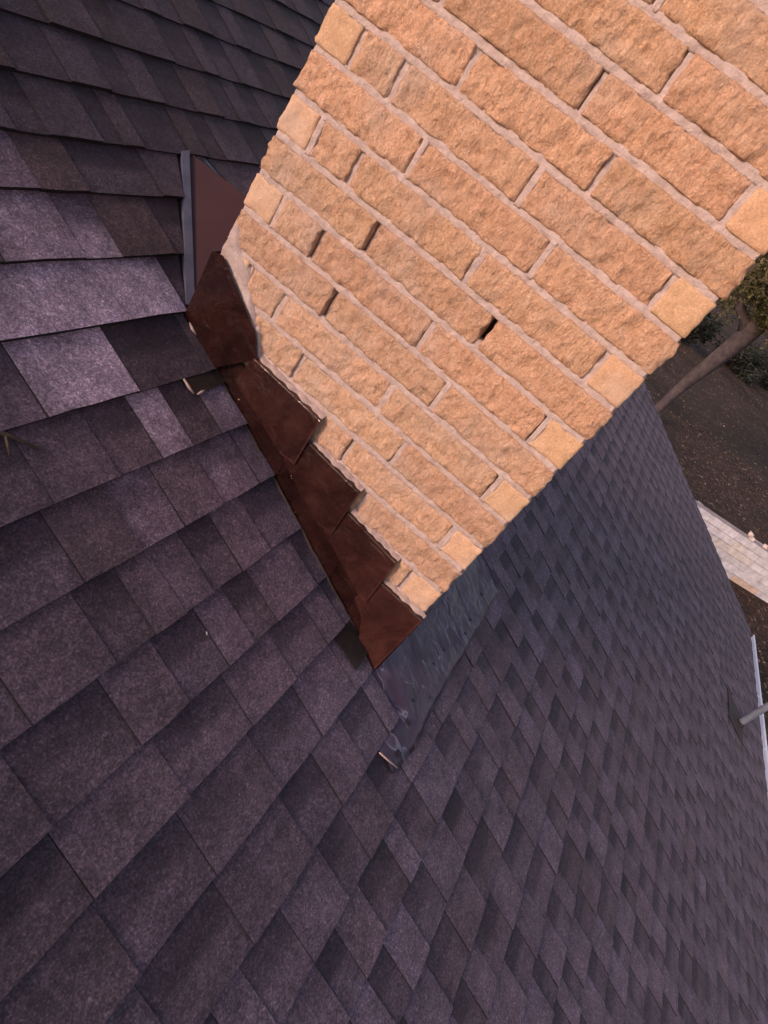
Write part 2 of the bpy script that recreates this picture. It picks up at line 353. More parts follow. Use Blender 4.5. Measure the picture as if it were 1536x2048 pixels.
de.hexa([RF(X_L, S_EAVE-0.05, -0.0035), RF(X_L, S_EAVE+0.014, -0.0035), RF(XR-0.02, S_EAVE+0.014, -0.0035), RF(XR-0.02, S_EAVE-0.05, -0.0035), RF(X_L, S_EAVE-0.05, -0.001), RF(X_L, S_EAVE+0.014, -0.001), RF(XR-0.02, S_EAVE+0.014, -0.001), RF(XR-0.02, S_EAVE-0.05, -0.001)])
de.build('drip_edge', M_GUT, house)

# cricket: sheet-metal saddle shedding water behind the chimney
CS = 0.61; xr_ = D/2; zr = RZ + CS*xr_; uL = (zr - RZ)/math.tan(PIT)   # ridge height, run up the roof
ck = MB(); tk = 0.004
def CK(x, u, n): 
    zz = RZ + CS*min(x, D-x)
    return Vector((x, u, zz + n))
ck.add([CK(0.012, 0.012, 0.012), CK(xr_, -0.004, 0.012), RF(xr_, -uL/CP_, 0.002), CK(D-0.012, 0.012, 0.012), RF(xr_, -uL/CP_, -0.02), RF(0.0, 0.0, -0.02), RF(D, 0, -0.02)],
       [(0, 1, 2), (1, 3, 2), (0, 2, 4, 5), (2, 3, 6, 4), (0, 5, 6, 3, 1)])
ck.build('cricket', M_CK, house)['label'] = 'maroon sheet metal saddle behind the chimney'
crk = house.children[-1]
va = MB()                                    # valley strips either side, near one tinted for its sky reflection
def vstrip(a, b, c, d, h0=0.013):
    va.hexa([RF(*a, 0.002), RF(*b, 0.002), RF(*c, 0.002), RF(*d, 0.002), RF(*a, h0), RF(*b, h0+0.005), RF(*c, h0+0.005), RF(*d, h0)])
vstrip((-0.002, -0.040), (0.020, -0.032), (0.314, -0.450), (0.290, -0.450))
va.build('valley_strip', M_VALLEY, crk)
va = MB(); vstrip((D+0.002, -0.040), (D-0.290, -0.450), (D-0.322, -0.450), (D-0.024, -0.030), 0.006); va.build('valley_strip', M_FB, crk)

# ------------------------------------------------------------------ shingles
FIX = {1:1.03, 2:2.03, 3:3.025, 4:3.91, 5:4.955, 6:5.965, 7:7.01, 8:8.03, 9:9.027, 10:10.06, 11:11.05, 12:11.95, 13:12.96, 14:14.0}
def course_s(n): return PH + FIX.get(n, n)*EX
# tab edges read from the photograph near the chimney: course -> [(right edge x, tone, brown, low tab?)]
SPEC = {
 4: [(-0.238, 0.95, .1, 0), (-0.111, .62, .9, 0), (0.12, .55, .3, 1), (0.5, .55, .2, 0)],
 5: [(-0.222, 0.96, .2, 0), (-0.117, 1.02, .2, 1), (0.056, .66, .95, 0), (0.5, .52, .4, 1)],
 6: [(-0.388, 1.2, 0, 0), (-0.200, 1.3, 0, 0), (-0.010, 1.22, .05, 0), (0.5, .55, .2, 1)],
 7: [(-0.502, .9, 0, 1), (-0.402, 1.15, .1, 0), (-0.276, 1.2, .1, 0), (-0.05, .55, .2, 1), (0.5, .6, .4, 0)],
 8: [(-0.580, .8, .2, 1), (-0.429, .75, .1, 0), (-0.310, .85, .3, 1), (-0.215, 1.1, .1, 0), (-0.112, .8, .3, 1), (0.5, 1.0, .1, 0)],
 9: [(-0.608, .72, .1, 1), (-0.470, .8, .35, 0), (-0.349, 1.2, .15, 1), (-0.220, .95, .2, 0), (-0.079, 1.15, .1, 1), (0.5, .95, .1, 0)],
 10: [(-0.806, .65, .2, 1), (-0.637, .75, .3, 0), (-0.540, .7, .3, 1), (-0.456, .85, .3, 0), (-0.369, .95, .15, 0), (-0.268, .82, .2, 1), (-0.159, 1.0, .15, 0), (0.5, .92, .1, 1)],
 11: [(-0.86, .7, .2, 0), (-0.676, .75, .3, 1), (-0.552, .95, .3, 0), (-0.430, .82, .1, 1), (-0.339, 1.1, .1, 0), (-0.25, .85, .3, 1), (-0.073, 1.05, .1, 0), (0.5, .9, .1, 1)],
 12: [(-0.866, .65, .3, 1), (-0.650, .85, .3, 0), (-0.454, .95, .25, 1), (-0.286, 1.05, .2, 0), (-0.141, 1.0, .15, 1), (-0.055, 1.1, .1, 0), (0.5, 1.0, .1, 1)],
 13: [(-0.869, .7, .4, 0), (-0.682, .8, .3, 1), (-0.469, .9, .3, 0), (-0.30, .95, .2, 1), (-0.13, 1.1, .15, 0), (0.5, 1.05, .1, 0)],
 14: [(-0.691, .75, .35, 1), (-0.479, .85, .3, 0), (-0.35, .8, .2, 1), (-0.223, .95, .25, 0), (-0.10, 1.05, .1, 1), (0.5, 1.1, .1, 0)],
}
def left_lim(s):
    if s < -0.445: return None
    if s < -0.03: return -0.006 + (-0.036 - s)*0.72
    if s <= 0.975: return -0.014
    return -0.036
def right_lim(s):
    if s < -0.445: return None
    if s < 0: return D + 0.006 - max(0, (-0.036 - s))*0.72
    if s <= 0.975: return D + 0.014
    return 0.812
pieces = []                                  # (course, x0a, x1a at the top, x0b, x1b at the butt, s0, s1, tone, brown, low)
n0 = math.ceil((S_RIDGE - PH)/EX); n1 = int(round((S_EAVE - PH)/EX))
rnd = random.Random(11)
for n in range(n0, n1+1):
    sb = course_s(n) if n < n1 else S_EAVE
    st = course_s(n-1)
    low = rnd.random() < 0.5; x = X_L + rnd.uniform(-0.15, 0); tabs = []
    spec = SPEC.get(n); xstop = None
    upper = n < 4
    while x < XR:
        w = rnd.choice((0.075, 0.09, 0.105, 0.12, 0.135, 0.16)) * rnd.uniform(0.9, 1.1)
        if spec and x + w > spec[0][0]-0.35 and xstop is None:
            xstop = True
            tabs.append((x, spec[0][0]-0.19, rnd.uniform(.65, .9), rnd.uniform(.1, .4), low)); x = spec[0][0]-0.19
            for e, t, b, lo in spec:
                tabs.append((x, e, t, b, bool(lo))); x = e
            low = not tabs[-1][4]; continue
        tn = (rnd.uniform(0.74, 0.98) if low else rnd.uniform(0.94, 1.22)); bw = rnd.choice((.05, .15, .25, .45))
        if upper: tn *= 0.42; bw = rnd.choice((.1, .2, .5, .9))  # upper courses: corner vignette and shade painted into the tone
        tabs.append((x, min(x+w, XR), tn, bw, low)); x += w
        low = not low
    for (a, b, t, br, lo) in tabs:
        if 4 <= n <= 14:
            la, lb = left_lim(st + 0.002), left_lim(sb)
            ra, rb = right_lim(st + 0.002), right_lim(sb)
            if la is None: la = (xr_ if n <= 3 else 0.285)
            if ra is None: ra = (xr_ if n <= 3 else D-0.285)
            if n == 14: la = lb
            if a < max(la, lb) - 0.004:
                pieces.append((n, a, min(b, la), a, min(b, lb), st, sb, t, br, lo)) if min(b, la) > a+0.003 or min(b, lb) > a+0.003 else None
            if b > min(ra, rb) + 0.004:
                pieces.append((n, max(a, ra), b, max(a, rb), b, st, sb, t, br, lo)) if b > max(a, ra)+0.003 or b > max(a, rb)+0.003 else None
        else:
            pieces.append((n, a, b, a, b, st, sb, t, br, lo))
GAP = 0.0009
def piece_geo(pc):
    n, a0, a1, b0, b1, st, sb, t, br, lo = pc
    r = random.Random(int(a0*7919)*131 + n)
    hb = ((0.0118 if lo else 0.0158) if (n <= 12 and a1 < 0.3) else (0.0096 if lo else 0.0130)) + r.uniform(-0.0006, 0.0012); ht = 0.0030
    lift = 0.003 if (n == 14 and a1 < 0 and a1 > -0.25) else 0.0
    g_ = r.choice((0.0001, 0.0004, 0.0008, 0.0012)); a0 += g_; b0 += g_; a1 -= 0.0002; b1 -= 0.0002
    if a1 < a0: a1 = a0 + 0.0005
    if b1 < b0: b1 = b0 + 0.0005
    jt = [r.uniform(-0.0016, 0.0016) for _ in range(3)]
    su = st - 0.028; m0, m1 = (b0+b1)/2, (a0+a1)/2
    sg = 0.0015*noise.noise(Vector((b0*3, sb*5, 0)))
    P = [RF(a0, su, -0.003), RF(a1, su, -0.003), RF(b1, sb+jt[2]+sg, -0.003), RF(m0, sb+jt[1]+sg, -0.003), RF(b0, sb+jt[0]+sg, -0.003),
         RF(a0, su, ht), RF(a1, su, ht), RF(b1, sb+jt[2]+sg, hb+lift+r.uniform(-.0006,.0006)), RF(m0, sb+jt[1]+sg, hb+lift+r.uniform(-.0004,.0004)), RF(b0, sb+jt[0]+sg, hb+lift+r.uniform(-.0006,.0006))]
    F = [(5,9,8,7,6), (1,0,5,6), (2,1,6,7), (3,2,7,8), (4,3,8,9), (0,4,9,5)]   # top first, then the cut edges
    full = (sb - su)
    vt = 1.0 + 0.028/ max(sb-st, 0.05)
    uvv = {5: vt, 6: vt, 9: 0, 8: 0, 7: 0, 0: vt, 1: vt, 2: 0, 3: 0, 4: 0}
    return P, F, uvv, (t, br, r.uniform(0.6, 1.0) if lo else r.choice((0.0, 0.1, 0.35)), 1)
def shingle_obj(name, plist, origin):
    V = []; F = []; C = []; UV = []; MI = []
    for pc in plist:
        P, f, uvv, col = piece_geo(pc); b = len(V); V += P
        for q in f:
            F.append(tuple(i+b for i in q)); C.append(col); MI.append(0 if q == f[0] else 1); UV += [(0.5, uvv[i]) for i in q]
    o = mesh_obj(name, V, F, M_SH, roof, origin, mats=[M_EDGE], fmi=MI)
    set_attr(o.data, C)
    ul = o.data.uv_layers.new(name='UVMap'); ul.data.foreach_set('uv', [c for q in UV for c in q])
    return o
face_poly = [PX(FC(0, 2.2)), PX(FC(0, 24)), PX(FC(10.6, 24)), PX(FC(10.6, -3))]
def in_poly(p, poly):
    ins = False; j = len(poly)-1
    for i in range(len(poly)):
        if (poly[i][1] > p[1]) != (poly[j][1] > p[1]) and p[0] < (poly[j][0]-poly[i][0])*(p[1]-poly[i][1])/(poly[j][1]-poly[i][1]) + poly[i][0]: ins = not ins
        j = i
    return ins
scored = []
for i, pc in enumerate(pieces):
    n, a0, a1, b0, b1, st, sb = pc[:7]
    q = [PX(RF(a0, st)), PX(RF(a1, st)), PX(RF(b1, sb)), PX(RF(b0, sb))]
    if any(v is None for v in q): continue
    c = (sum(v[0] for v in q)/4, sum(v[1] for v in q)/4)
    if not (0 <= c[0] <= 1536 and 0 <= c[1] <= 2048) or in_poly(c, face_poly): continue
    ar = abs(sum(q[k][0]*q[(k+1)%4][1] - q[(k+1)%4][0]*q[k][1] for k in range(4)))/2
    scored.append((ar, i))
scored.sort(reverse=True); top = set(i for _, i in scored[:298])
rest = []
for i, pc in enumerate(pieces):
    if i in top: shingle_obj('shingle', [pc], RF((pc[3]+pc[4])/2, pc[6], 0))
    else: rest.append(pc)
rs = shingle_obj('shingles', rest, (0, 0, 0)); rs['kind'] = 'stuff'

# ------------------------------------------------------------------ chimney
ch = empty('chimney', FC(5.3, -4), 'tan split-face brick chimney with brown stepped flashing rising through the shingle roof', 'chimney')
JT = 0.0113
def lines(a, b, step, e=(0.003, 0.008)):
    L = b - a; n = max(1, int(round((L - 2*e[1])/step)))
    return [a, a+e[0], a+e[1]] + [a + e[1] + (L-2*e[1])*k/n for k in range(1, n)] + [b-e[1], b-e[0], b]
def brick(x0, x1, u0, u1, z0, z1, res, rough, mat, seed, outer=('f',)):
    # block from x0 (outer face) to x1, u0..u1 along the face, z0..z1; rock-faced where it shows
    X = [x0, x0+0.003, x0+0.008, x0+0.018, x1] if 'f' in outer else [x0, (x0+x1)/2, x1]
    if 'l' in outer or 'r' in outer: X = sorted(set([x0, x0+0.003, x0+0.008] + [x0+0.008+(x1-x0-0.016)*k/max(1, int((x1-x0)/0.014)) for k in range(1, max(1, int((x1-x0)/0.014)))] + [x1-0.008, x1-0.003, x1]))
    U = lines(u0, u1, res); Zs = lines(z0, z1, res)
    nx, nu, nz = len(X)-1, len(U)-1, len(Zs)-1
    idx = {}; V = []; F = []
    def vid(i, j, k):
        key = (i, j, k)
        if key not in idx: idx[key] = len(V); V.append(key)
        return idx[key]
    for j in range(nu):
        for k in range(nz):
            F.append((vid(0,j,k), vid(0,j,k+1), vid(0,j+1,k+1), vid(0,j+1,k)))
    for i in range(nx):
        for j in range(nu):
            F.append((vid(i,j,0), vid(i,j+1,0), vid(i+1,j+1,0), vid(i+1,j,0)))
            F.append((vid(i,j,nz), vid(i+1,j,nz), vid(i+1,j+1,nz), vid(i,j+1,nz)))
        for k in range(nz):
            F.append((vid(i,0,k), vid(i+1,0,k), vid(i+1,0,k+1), vid(i,0,k+1)))
            F.append((vid(i,nu,k), vid(i,nu,k+1), vid(i+1,nu,k+1), vid(i+1,nu,k)))
    out = []; so = Vector((seed*1.37, seed*0.71, seed*2.1)); R = 0.0030 if rough > 0.5 else 0.0024
    for (i, j, k) in V:
        p = Vector((X[i], U[j], Zs[k]))
        q = Vector((min(max(p.x, x0+R), x1-R), min(max(p.y, u0+R), u1-R), min(max(p.z, z0+R), z1-R)))
        d = p - q
        if d.length > 1e-6:
            rr = R*(0.75 + 0.5*noise.noise(p*55 + so)); p = q + d.normalized()*min(d.length, rr if d.length > R*1.05 else R)
        w = p*1.0
        # weight: outer skin only
        wf = 1.0 if (i <= 2 or ('l' in outer and j <= 2) or ('r' in outer and j >= nu-2)) else 0.3
        sc_ = Vector((p.x, p.y, p.z*0.8))
        big = noise.noise(sc_*26 + so); med = noise.noise(sc_*62 + so*1.3); rid = 1 - abs(noise.noise(Vector((p.x, p.y*1.0, p.z*0.6))*95 + so)); fin = noise.noise(sc_*190 + so)
        tb = noise.turbulence(sc_*24 + so, 3, True)
        dsp = (0.0026*big + 0.0020*med + 0.0062*(0.62-tb) + 0.0028*(rid-0.75) + 0.0016*fin)*rough*wf
        edge = min(p.y-u0, u1-p.y, p.z-z0, z1-p.z)
        bul = 0.0022*rough*min(1.0, max(0.0, edge)/0.009)
        if i == 0: p.x -= dsp*1.5 + bul - 0.002*rough
        if 'l' in outer and j == 0: p.y -= dsp*1.1
        if 'r' in outer and j == nu: p.y += dsp*1.1
        ragged = 0.0016*rough*noise.noise(Vector((p.y*38, p.z*38, seed*3.3)))
        if k == 0 or k == nz: p.z += ragged*1.2 + 0.0008*noise.noise(p*130)
        if (j == 0 or j == nu) and i < 3: p.y += 0.0040*rough*noise.noise(Vector((p.z*60, seed*5.1, j)))
        out.append(Vector((p.x, -p.y, p.z + Z0)))
    c = Vector(((x0+x1)/2, -(u0+u1)/2, (z0+z1)/2 + Z0))
    return mesh_obj('brick', out, F, mat, ch, c, smooth=True)
ZTOP = 23
EVEN = [0.0, 0.965, 2.24, 5.95, 9.59, 10.589]; ODD = [0.0, 3.42, 7.10, 10.589]
rb = random.Random(3); seed = 0
MO = MB()
BD = 0.080                                    # brick depth
heads = []
for k in range(-4, ZTOP):
    z0 = k*H + JT/2 + rb.uniform(-.0006, .0006); z1 = (k+1)*H - JT/2 + rb.uniform(-.0006, .0006)
    ed = EVEN if k % 2 == 0 else ODD
    jit = [0] + [rb.uniform(-.05, .05) for _ in ed[1:-1]] + [0]
    if k == 2: jit[2] = 0.0
    for i in range(len(ed)-1):
        a = (ed[i] + jit[i])*H + (JT/2 if i else 0); b = (ed[i+1] + jit[i+1])*H - (JT/2 if i < len(ed)-2 else 0)
        zroof = (RZ - Z0) - (ed[i+1]*H)*math.tan(PIT)         # lowest roof point under this brick
        if z1 < zroof - 0.05: continue
        seed += 1
        header = (k % 2 == 0) and i in (0, len(ed)-2)
        outer = ['f'] + (['l'] if i == 0 else []) + (['r'] if i == len(ed)-2 else [])
        dx = rb.uniform(-.0012, .0012)
        brick(dx - 0.002, (0.29 if header else BD), a, b, z0, z1, 0.0050, (0.42 if header else 1.0), M_BH if header else M_BR, seed, outer)
        if i: heads.append((k, (ed[i] + jit[i])*H, z0, z1))
    # downslope side (u = W): the rest of the course along the depth
    xs = [0.29, 0.29+0.006+0.36] if k % 2 == 0 else [0.080, 0.37, 0.655]
    for i in range(len(xs)-1):
        seed += 1
        if z1 < (RZ - Z0) - W*math.tan(PIT) - 0.05: continue
        brick(xs[i]+JT, xs[i+1], W-BD, W, z0, z1, 0.016, 0.8, M_BR, seed, ('r',))
# remaining hidden brickwork (upslope and far sides): one joined part
hb_ = MB()
for k in range(-1, ZTOP):
    z0 = k*H + JT/2 + Z0; z1 = (k+1)*H - JT/2 + Z0; o = 0.0 if k % 2 else 0.15
    x = 0.30 if k % 2 == 0 else 0.092
    while x < D-0.02:
        e = min(x + 0.29, D); 
        hb_.box((x, -0.08, z0), (e, 0.0 + rb.uniform(-.002, .002), z1)); x = e + JT
    u = 0.082 + o*0.5
    while u < W-0.09:
        e = min(u+0.29, W-0.082); hb_.box((D-0.08, -e, z0), (D + rb.uniform(-.002, .002), -u, z1)); u = e + JT
hbo = hb_.build('brickwork', M_BR, ch); hbo['kind'] = 'stuff'
# core, mortar beds and head joints
core = MB(); core.box((0.032, -W+0.03, -4*H + Z0), (D-0.03, -0.03, ZTOP*H + Z0)); core.build('core', M_DARK, ch)
def noisy_strip(u0, u1, z0, z1, xf, nu, nz, amp, sd, parent_mb):
    v = []; f = []
    for j in range(nu+1):
        for k in range(nz+1):
            u = u0 + (u1-u0)*j/nu; z = z0 + (z1-z0)*k/nz
            cz = 1-abs(2*k/nz-1)
            x = xf + amp*noise.noise(Vector((u*40, z*70, sd))) + amp*0.6*noise.noise(Vector((u*130, z*130, sd))) - 0.0012*cz
            v.append((x, -u, z + Z0))
    for j in range(nu):
        for k in range(nz): a = j*(nz+1)+k; f.append((a, a+1, a+nz+2, a+nz+1))
    b = len(v)
    # closed back
    for j in (0, nu):
        for k in (0, nz):
            v.append((0.05, -(u0 if j == 0 else u1), (z0 if k == 0 else z1) + Z0))
    f += [tuple([b, b+2, b+3, b+1])]
    f.append(tuple([b] + [j*(nz+1) for j in range(nu+1)] + [b+2])); f.append(tuple([b+1, b+3] + [j*(nz+1)+nz for j in range(nu, -1, -1)]))
    f.append(tuple([b, b+1] + [k for k in range(nz, -1, -1)])); f.append(tuple([b+2] + [nu*(nz+1)+k for k in range(nz+1)] + [b+3]))
    parent_mb.add(v, f)
for k in range(-4, ZTOP+1):
    noisy_strip(0.004, W-0.004, k*H - JT/2 - 0.003, k*H + JT/2 + 0.003, 0.0007, 260, 5, 0.0026, k*3.1, MO)
GAPS = {}                                     # open or slit head joints
for (k, u, z0, z1) in heads:
    r = random.Random(k*17 + int(u*100))
    zz0, zz1 = z0 - 0.003, z1 + 0.003
    if k == 7 and u > 0.5: zz1 = z0 + 0.016   # the open weep joint
    left = r.choice((0.0, 0.0, 0.0012, 0.0025, 0.0034)); dp = r.choice((-0.0005, 0.001, 0.003, 0.006))
    if abs(u/H - 3.4) < 0.3 and k in (5, 7): left = 0.0048; dp = 0.012
    if abs(u/H - 2.24) < 0.3 and k in (6,): left = 0.0040; dp = 0.011
    noisy_strip(u - JT/2 + left - 0.001, u + JT/2 + 0.003, zz0, zz1, dp, 5, 14, 0.0018, u*9+k, MO)
MO.build('mortar', M_MO, ch, smooth=True)
# side and back mortar
ms = MB()
for k in range(-4, ZTOP+1):
    for (a, b) in (((0.006, -W+0.0, 0), (D-0.006, -W+0.05, 0)), ((0.006, -0.05, 0), (D-0.006, -0.004, 0)), ((D-0.05, -W+0.004, 0), (D-0.006, -0.006, 0))):
        ms.box((a[0], a[1]+ (0.005 if a[1] < -W+0.001 else 0), k*H - JT/2 - 0.002 + Z0), (b[0], b[1], k*H + JT/2 + 0.002 + Z0))
ms.box((0.012, -W+0.007, -4*H+Z0+0.001), (D-0.008, -W+0.035, ZTOP*H + Z0 - 0.001))
ms.box((0.012, -0.035, 1*H+Z0), (D-0.008, -0.007, ZTOP*H + Z0 - 0.001)); ms.box((D-0.035, -W+0.036, -4*H+Z0), (D-0.0075, -0.036, ZTOP*H+Z0-0.001))
ms.build('mortar', M_MO, ch)
cp = MB(); cp.prism([(-0.04, 0.04, ZTOP*H+Z0+0.004), (D+0.04, 0.04, ZTOP*H+Z0+0.004), (D+0.04, -W-0.04, ZTOP*H+Z0+0.004), (-0.04, -W-0.04, ZTOP*H+Z0+0.004)], (0, 0, 0.09))
cp.build('cap', M_MO, ch)

# smeared mortar where the upper flashing meets the wall
sm = MB(); cols = 26
v = []; f = []
for j in range(cols+1):
    t = j/cols; uu = 0.05 + 2.35*t; zb = 4.70 - 0.62*uu + (-0.15 if t < 0.8 else -0.35*(t-0.8)*5)
    ztop = zb + 1.0*(1-t)**1.2 + 0.18 + 0.22*noise.noise(Vector((t*7, 1.2, 0)))
    for k in range(7):
        s = k/6; z = zb - 0.12 + (ztop - zb + 0.12)*s
        edge = min(1, 4*s*(1-s)+0.15)
        x = 0.004 + edge*(0.009*(0.75 + 0.8*noise.noise(Vector((uu*2.2, z*2.6, 4))) + 0.4*noise.noise(Vector((uu*7, z*8, 2))))) - (0.012 if s > 0.95 else 0)
        v.append(FC(uu, z, x))
for j in range(cols):
    for k in range(6): a = j*7+k; f.append((a, a+7, a+8, a+1))
mesh_obj('mortar_smear', v, f, M_MO, ch, smooth=True)['label'] = 'rough pale mortar smeared above the top flashing'

# flashing ----------------------------------------------------------
def sheet(name, poly, out, th=0.0016, mat=M_FL, bend=0.0):
    mb = MB(); mb.prism([FC(u, z, out + (bend if i >= 2 else 0)) for i, (u, z) in enumerate(poly)], (-th, 0, 0))
    return mb.build(name, mat, ch)
def rz(u): return ((RZ - Z0) - u*H*math.tan(PIT))/H      # roof height (in courses) along the face
# base step flashing, one per shingle course, vertical leg against the wall
for n in range(6, 15):
    s0, s1 = course_s(n-1) - 0.02, course_s(n) + 0.012
    u0, u1 = max(0.0, s0*CP_/H), min(10.60, s1*CP_/H)
    if u1 <= 0.1: continue
    o = 0.0085 + 0.0020*(n % 2)
    sheet('step_flashing', [(u0, rz(u0)+0.05), (u0+0.05, rz(u0)+1.05), (u1-0.02, rz(u1)+1.18), (u1, rz(u1)+0.02)], o, mat=M_FB)
# counter flashing stepped into the bed joints
def counter(poly, out, lip=None, mat=M_FL):
    bd = 0.008 if lip else 0.0
    o = sheet('counter_flashing', poly, out, mat=mat, bend=bd)
    if lip:
        mb = MB(); q = [poly[1], poly[2], poly[3]]
        for (a, b) in zip(q[:-1], q[1:]):
            dx, dz = b[0]-a[0], b[1]-a[1]; l = math.hypot(dx, dz); nx_, nz_ = dz/l*0.05, -dx/l*0.05
            oa = out + 0.0016 + (0 if a is poly[1] else bd); ob = out + 0.0016 + bd
            mb.prism([FC(a[0], a[1], oa), FC(b[0], b[1], ob), FC(b[0]+nx_, b[1]+nz_, ob), FC(a[0]+nx_, a[1]+nz_, oa)], (-0.0016, 0, 0))
        mb.build('hem', M_FH, o)
    if lip:
        mb = MB(); (a, z), (b, z2) = lip
        mb.hexa([FC(a, z, -0.006), FC(b, z2, -0.006), FC(b, z2, out+0.003), FC(a, z, out+0.003), FC(a, z+0.035, -0.006), FC(b, z2+0.035, -0.006), FC(b, z2+0.03, out+0.002), FC(a, z+0.03, out+0.002)])
        mb.build('top_lip', M_FL, o)
        mb = MB(); v = []; f = []; m = 40                    # ragged bead of sealant along the lip
        for j in range(m+1):
            t = j/m; uu = a+(b-a)*t; zz = z+(z2-z)*t
            hgt = 0.10 + 0.07*noise.noise(Vector((uu*5, z*3, 1))); op = out*(0.55 + 0.45*noise.noise(Vector((uu*4, 7, z))))
            v += [FC(uu, zz+0.03, op+0.001), FC(uu, zz+0.03+hgt*0.5, op), FC(uu, zz+0.03+hgt, 0.0)]
        for j in range(m):
            for k in range(2): q = j*3+k; f.append((q, q+3, q+4, q+1))
        mesh_obj('sealant', v, f, M_CAULK, o, smooth=True)
    return o
counter([(2.33, 2.92), (4.90, 2.80), (4.98, 1.22), (4.40, 1.18), (2.16, 2.05)], 0.0215, ((2.36, 2.92), (4.90, 2.80)))
counter([(4.72, 2.02), (6.97, 1.84), (7.05, 0.22), (6.5, 0.16), (4.6, 1.05)], 0.0195, ((5.02, 1.99), (6.97, 1.84)))
counter([(6.85, 1.08), (9.04, 0.86), (9.10, -0.82), (8.7, -0.80), (6.7, 0.14)], 0.0180, ((7.08, 1.06), (9.04, 0.86)))
lowc = counter([(8.90, -0.04), (10.70, -0.10), (10.66, -2.98), (9.9, -2.62), (9.3, -1.45), (8.75, -1.05)], 0.0160, ((9.10, -0.05), (10.70, -0.10)))
lowc['label'] = 'lowest counter flashing folded round the chimney corner'
mb = MB(); mb.box((-0.0160, -10.72*H, -2.95*H+Z0), (0.05, -10.70*H, -0.09*H+Z0)); mb.build('corner_return', M_FL, lowc)
upc = counter([(-0.10, 4.62), (0.22, 4.70), (1.05, 4.18), (2.02, 3.58), (2.42, 2.98), (1.30, rz(1.3)+0.02), (-0.14, rz(-0.14)+0.02)], 0.021, mat=M_FU)
upc['label'] = 'tall dark top flashing wrapped round the upper corner'
mb = MB(); mb.box((-0.021, 0.010, 2.2*H+Z0), (0.06, 0.0115, 4.6*H+Z0)); mb.build('corner_return', M_FL, upc)
mb = MB()                                     # bead along the foot of the flashing
pts = [RF(-0.016 + 0.004*noise.noise(Vector((i*0.9, 0, 0))), -0.01 + i*0.0245, 0.008) for i in range(40)]
mb.tube(pts, [0.0045 + 0.002*noise.noise(Vector((i*1.3, 5, 0))) for i in range(40)], 6); mb.build('foot_bead', M_RUST, ch, smooth=True)
# exposed flanges lying on the shingles
def flange(x0, x1, s0, s1, n0, n1, mat, label):
    mb = MB(); mb.hexa([RF(x0, s0, n0), RF(x0+0.003, s1, n1), RF(x1, s1-0.006, n1), RF(x1, s0, n0), RF(x0, s0, n0+0.0016), RF(x0+0.003, s1, n1+0.0016), RF(x1, s1-0.006, n1+0.0016), RF(x1, s0, n0+0.0016)])
    o = mb.build('flange', mat, ch); o['label'] = label; return o
f1 = flange(-0.135, -0.012, 0.1275, 0.170, 0.0085, 0.0125, M_TAB, 'short brown flashing flange exposed under a shingle near the upper corner')
f2 = flange(-0.102, -0.020, 0.8335, 0.938, 0.0090, 0.0155, M_TAB, 'dark brown flashing flange exposed beside the lower corner')
for (pts, r) in (([(-0.137, 0.128), (-0.135, 0.15), (-0.131, 0.166)], 0.0038), ([(-0.122, 0.170), (-0.105, 0.168), (-0.092, 0.166)], 0.0036)):
    mb = MB(); mb.tube([RF(x, s, 0.0135) for x, s in pts], [r*0.6, r, r*0.5], 7); mb.build('sealant', M_CAULK, f1, smooth=True)
mb = MB(); mb.tube([RF(-0.022, 0.005, 0.012), RF(-0.026, 0.02, 0.013), RF(-0.022, 0.036, 0.012)], [0.002, 0.0038, 0.002], 7); mb.build('sealant', M_CAULK, f1, smooth=True)
# apron flashing below the chimney
v = []; f = []; nx_, ns_ = 60, 14
for i in range(nx_+1):
    x = -0.158 + (0.806+0.158)*i/nx_
    for j in range(ns_+1):
        s1 = 1.204 + 0.006*noise.noise(Vector((x*6, 0.3, 0))) + 0.004*noise.noise(Vector((x*30, 0.3, 0))) + 0.02*max(0.0, 1 - abs(x+0.03)/0.12)
        s = 0.985 + (s1-0.985)*j/ns_
        k_ = min(1.0, max(0.0, (x + 0.045)/0.08)); k_ = k_*k_*(3-2*k_); lowh = 0.002 if s < 1.10 else 0.002 + 0.0125*min(1.0, (s-1.10)/0.05)
        v.append(RF(x, s, (0.0195 + 0.0032*noise.noise(Vector((x*9, s*7, 2))) - 0.0015*(j == ns_))*k_ + lowh*(1-k_)))
for i in range(nx_):
    for j in range(ns_): a = i*(ns_+1)+j; f.append((a, a+1, a+ns_+2, a+ns_+1))
b = len(v); v += [RF(-0.158, 0.985, 0.004), RF(0.806, 0.985, 0.004), RF(-0.158, 1.2, 0.004), RF(0.806, 1.2, 0.004)]
f.append(tuple([b+2] + [i*(ns_+1)+ns_ for i in range(nx_+1)] + [b+3])[::-1])
ap = mesh_obj('apron_flashing', v, f, M_AP, ch, smooth=True); ap['label'] = 'smooth blue-grey apron flashing with pale drips below the chimney'
mb = MB(); mb.hexa([Vector((-0.012, -W-0.004, RZ-0.98*SP_-0.02)), Vector((D+0.01, -W-0.004, RZ-0.98*SP_-0.02)), Vector((D+0.01, -W-0.0065, RZ-0.98*SP_-0.02)), Vector((-0.012, -W-0.0065, RZ-0.98*SP_-0.02)),
        Vector((-0.012, -W-0.004, RZ-0.98*SP_+0.12)), Vector((D+0.01, -W-0.004, RZ-0.98*SP_+0.12)), Vector((D+0.01, -W-0.0065, RZ-0.98*SP_+0.12)), Vector((-0.012, -W-0.0065, RZ-0.98*SP_+0.12))])
mb.build('upstand', M_AP, ap)
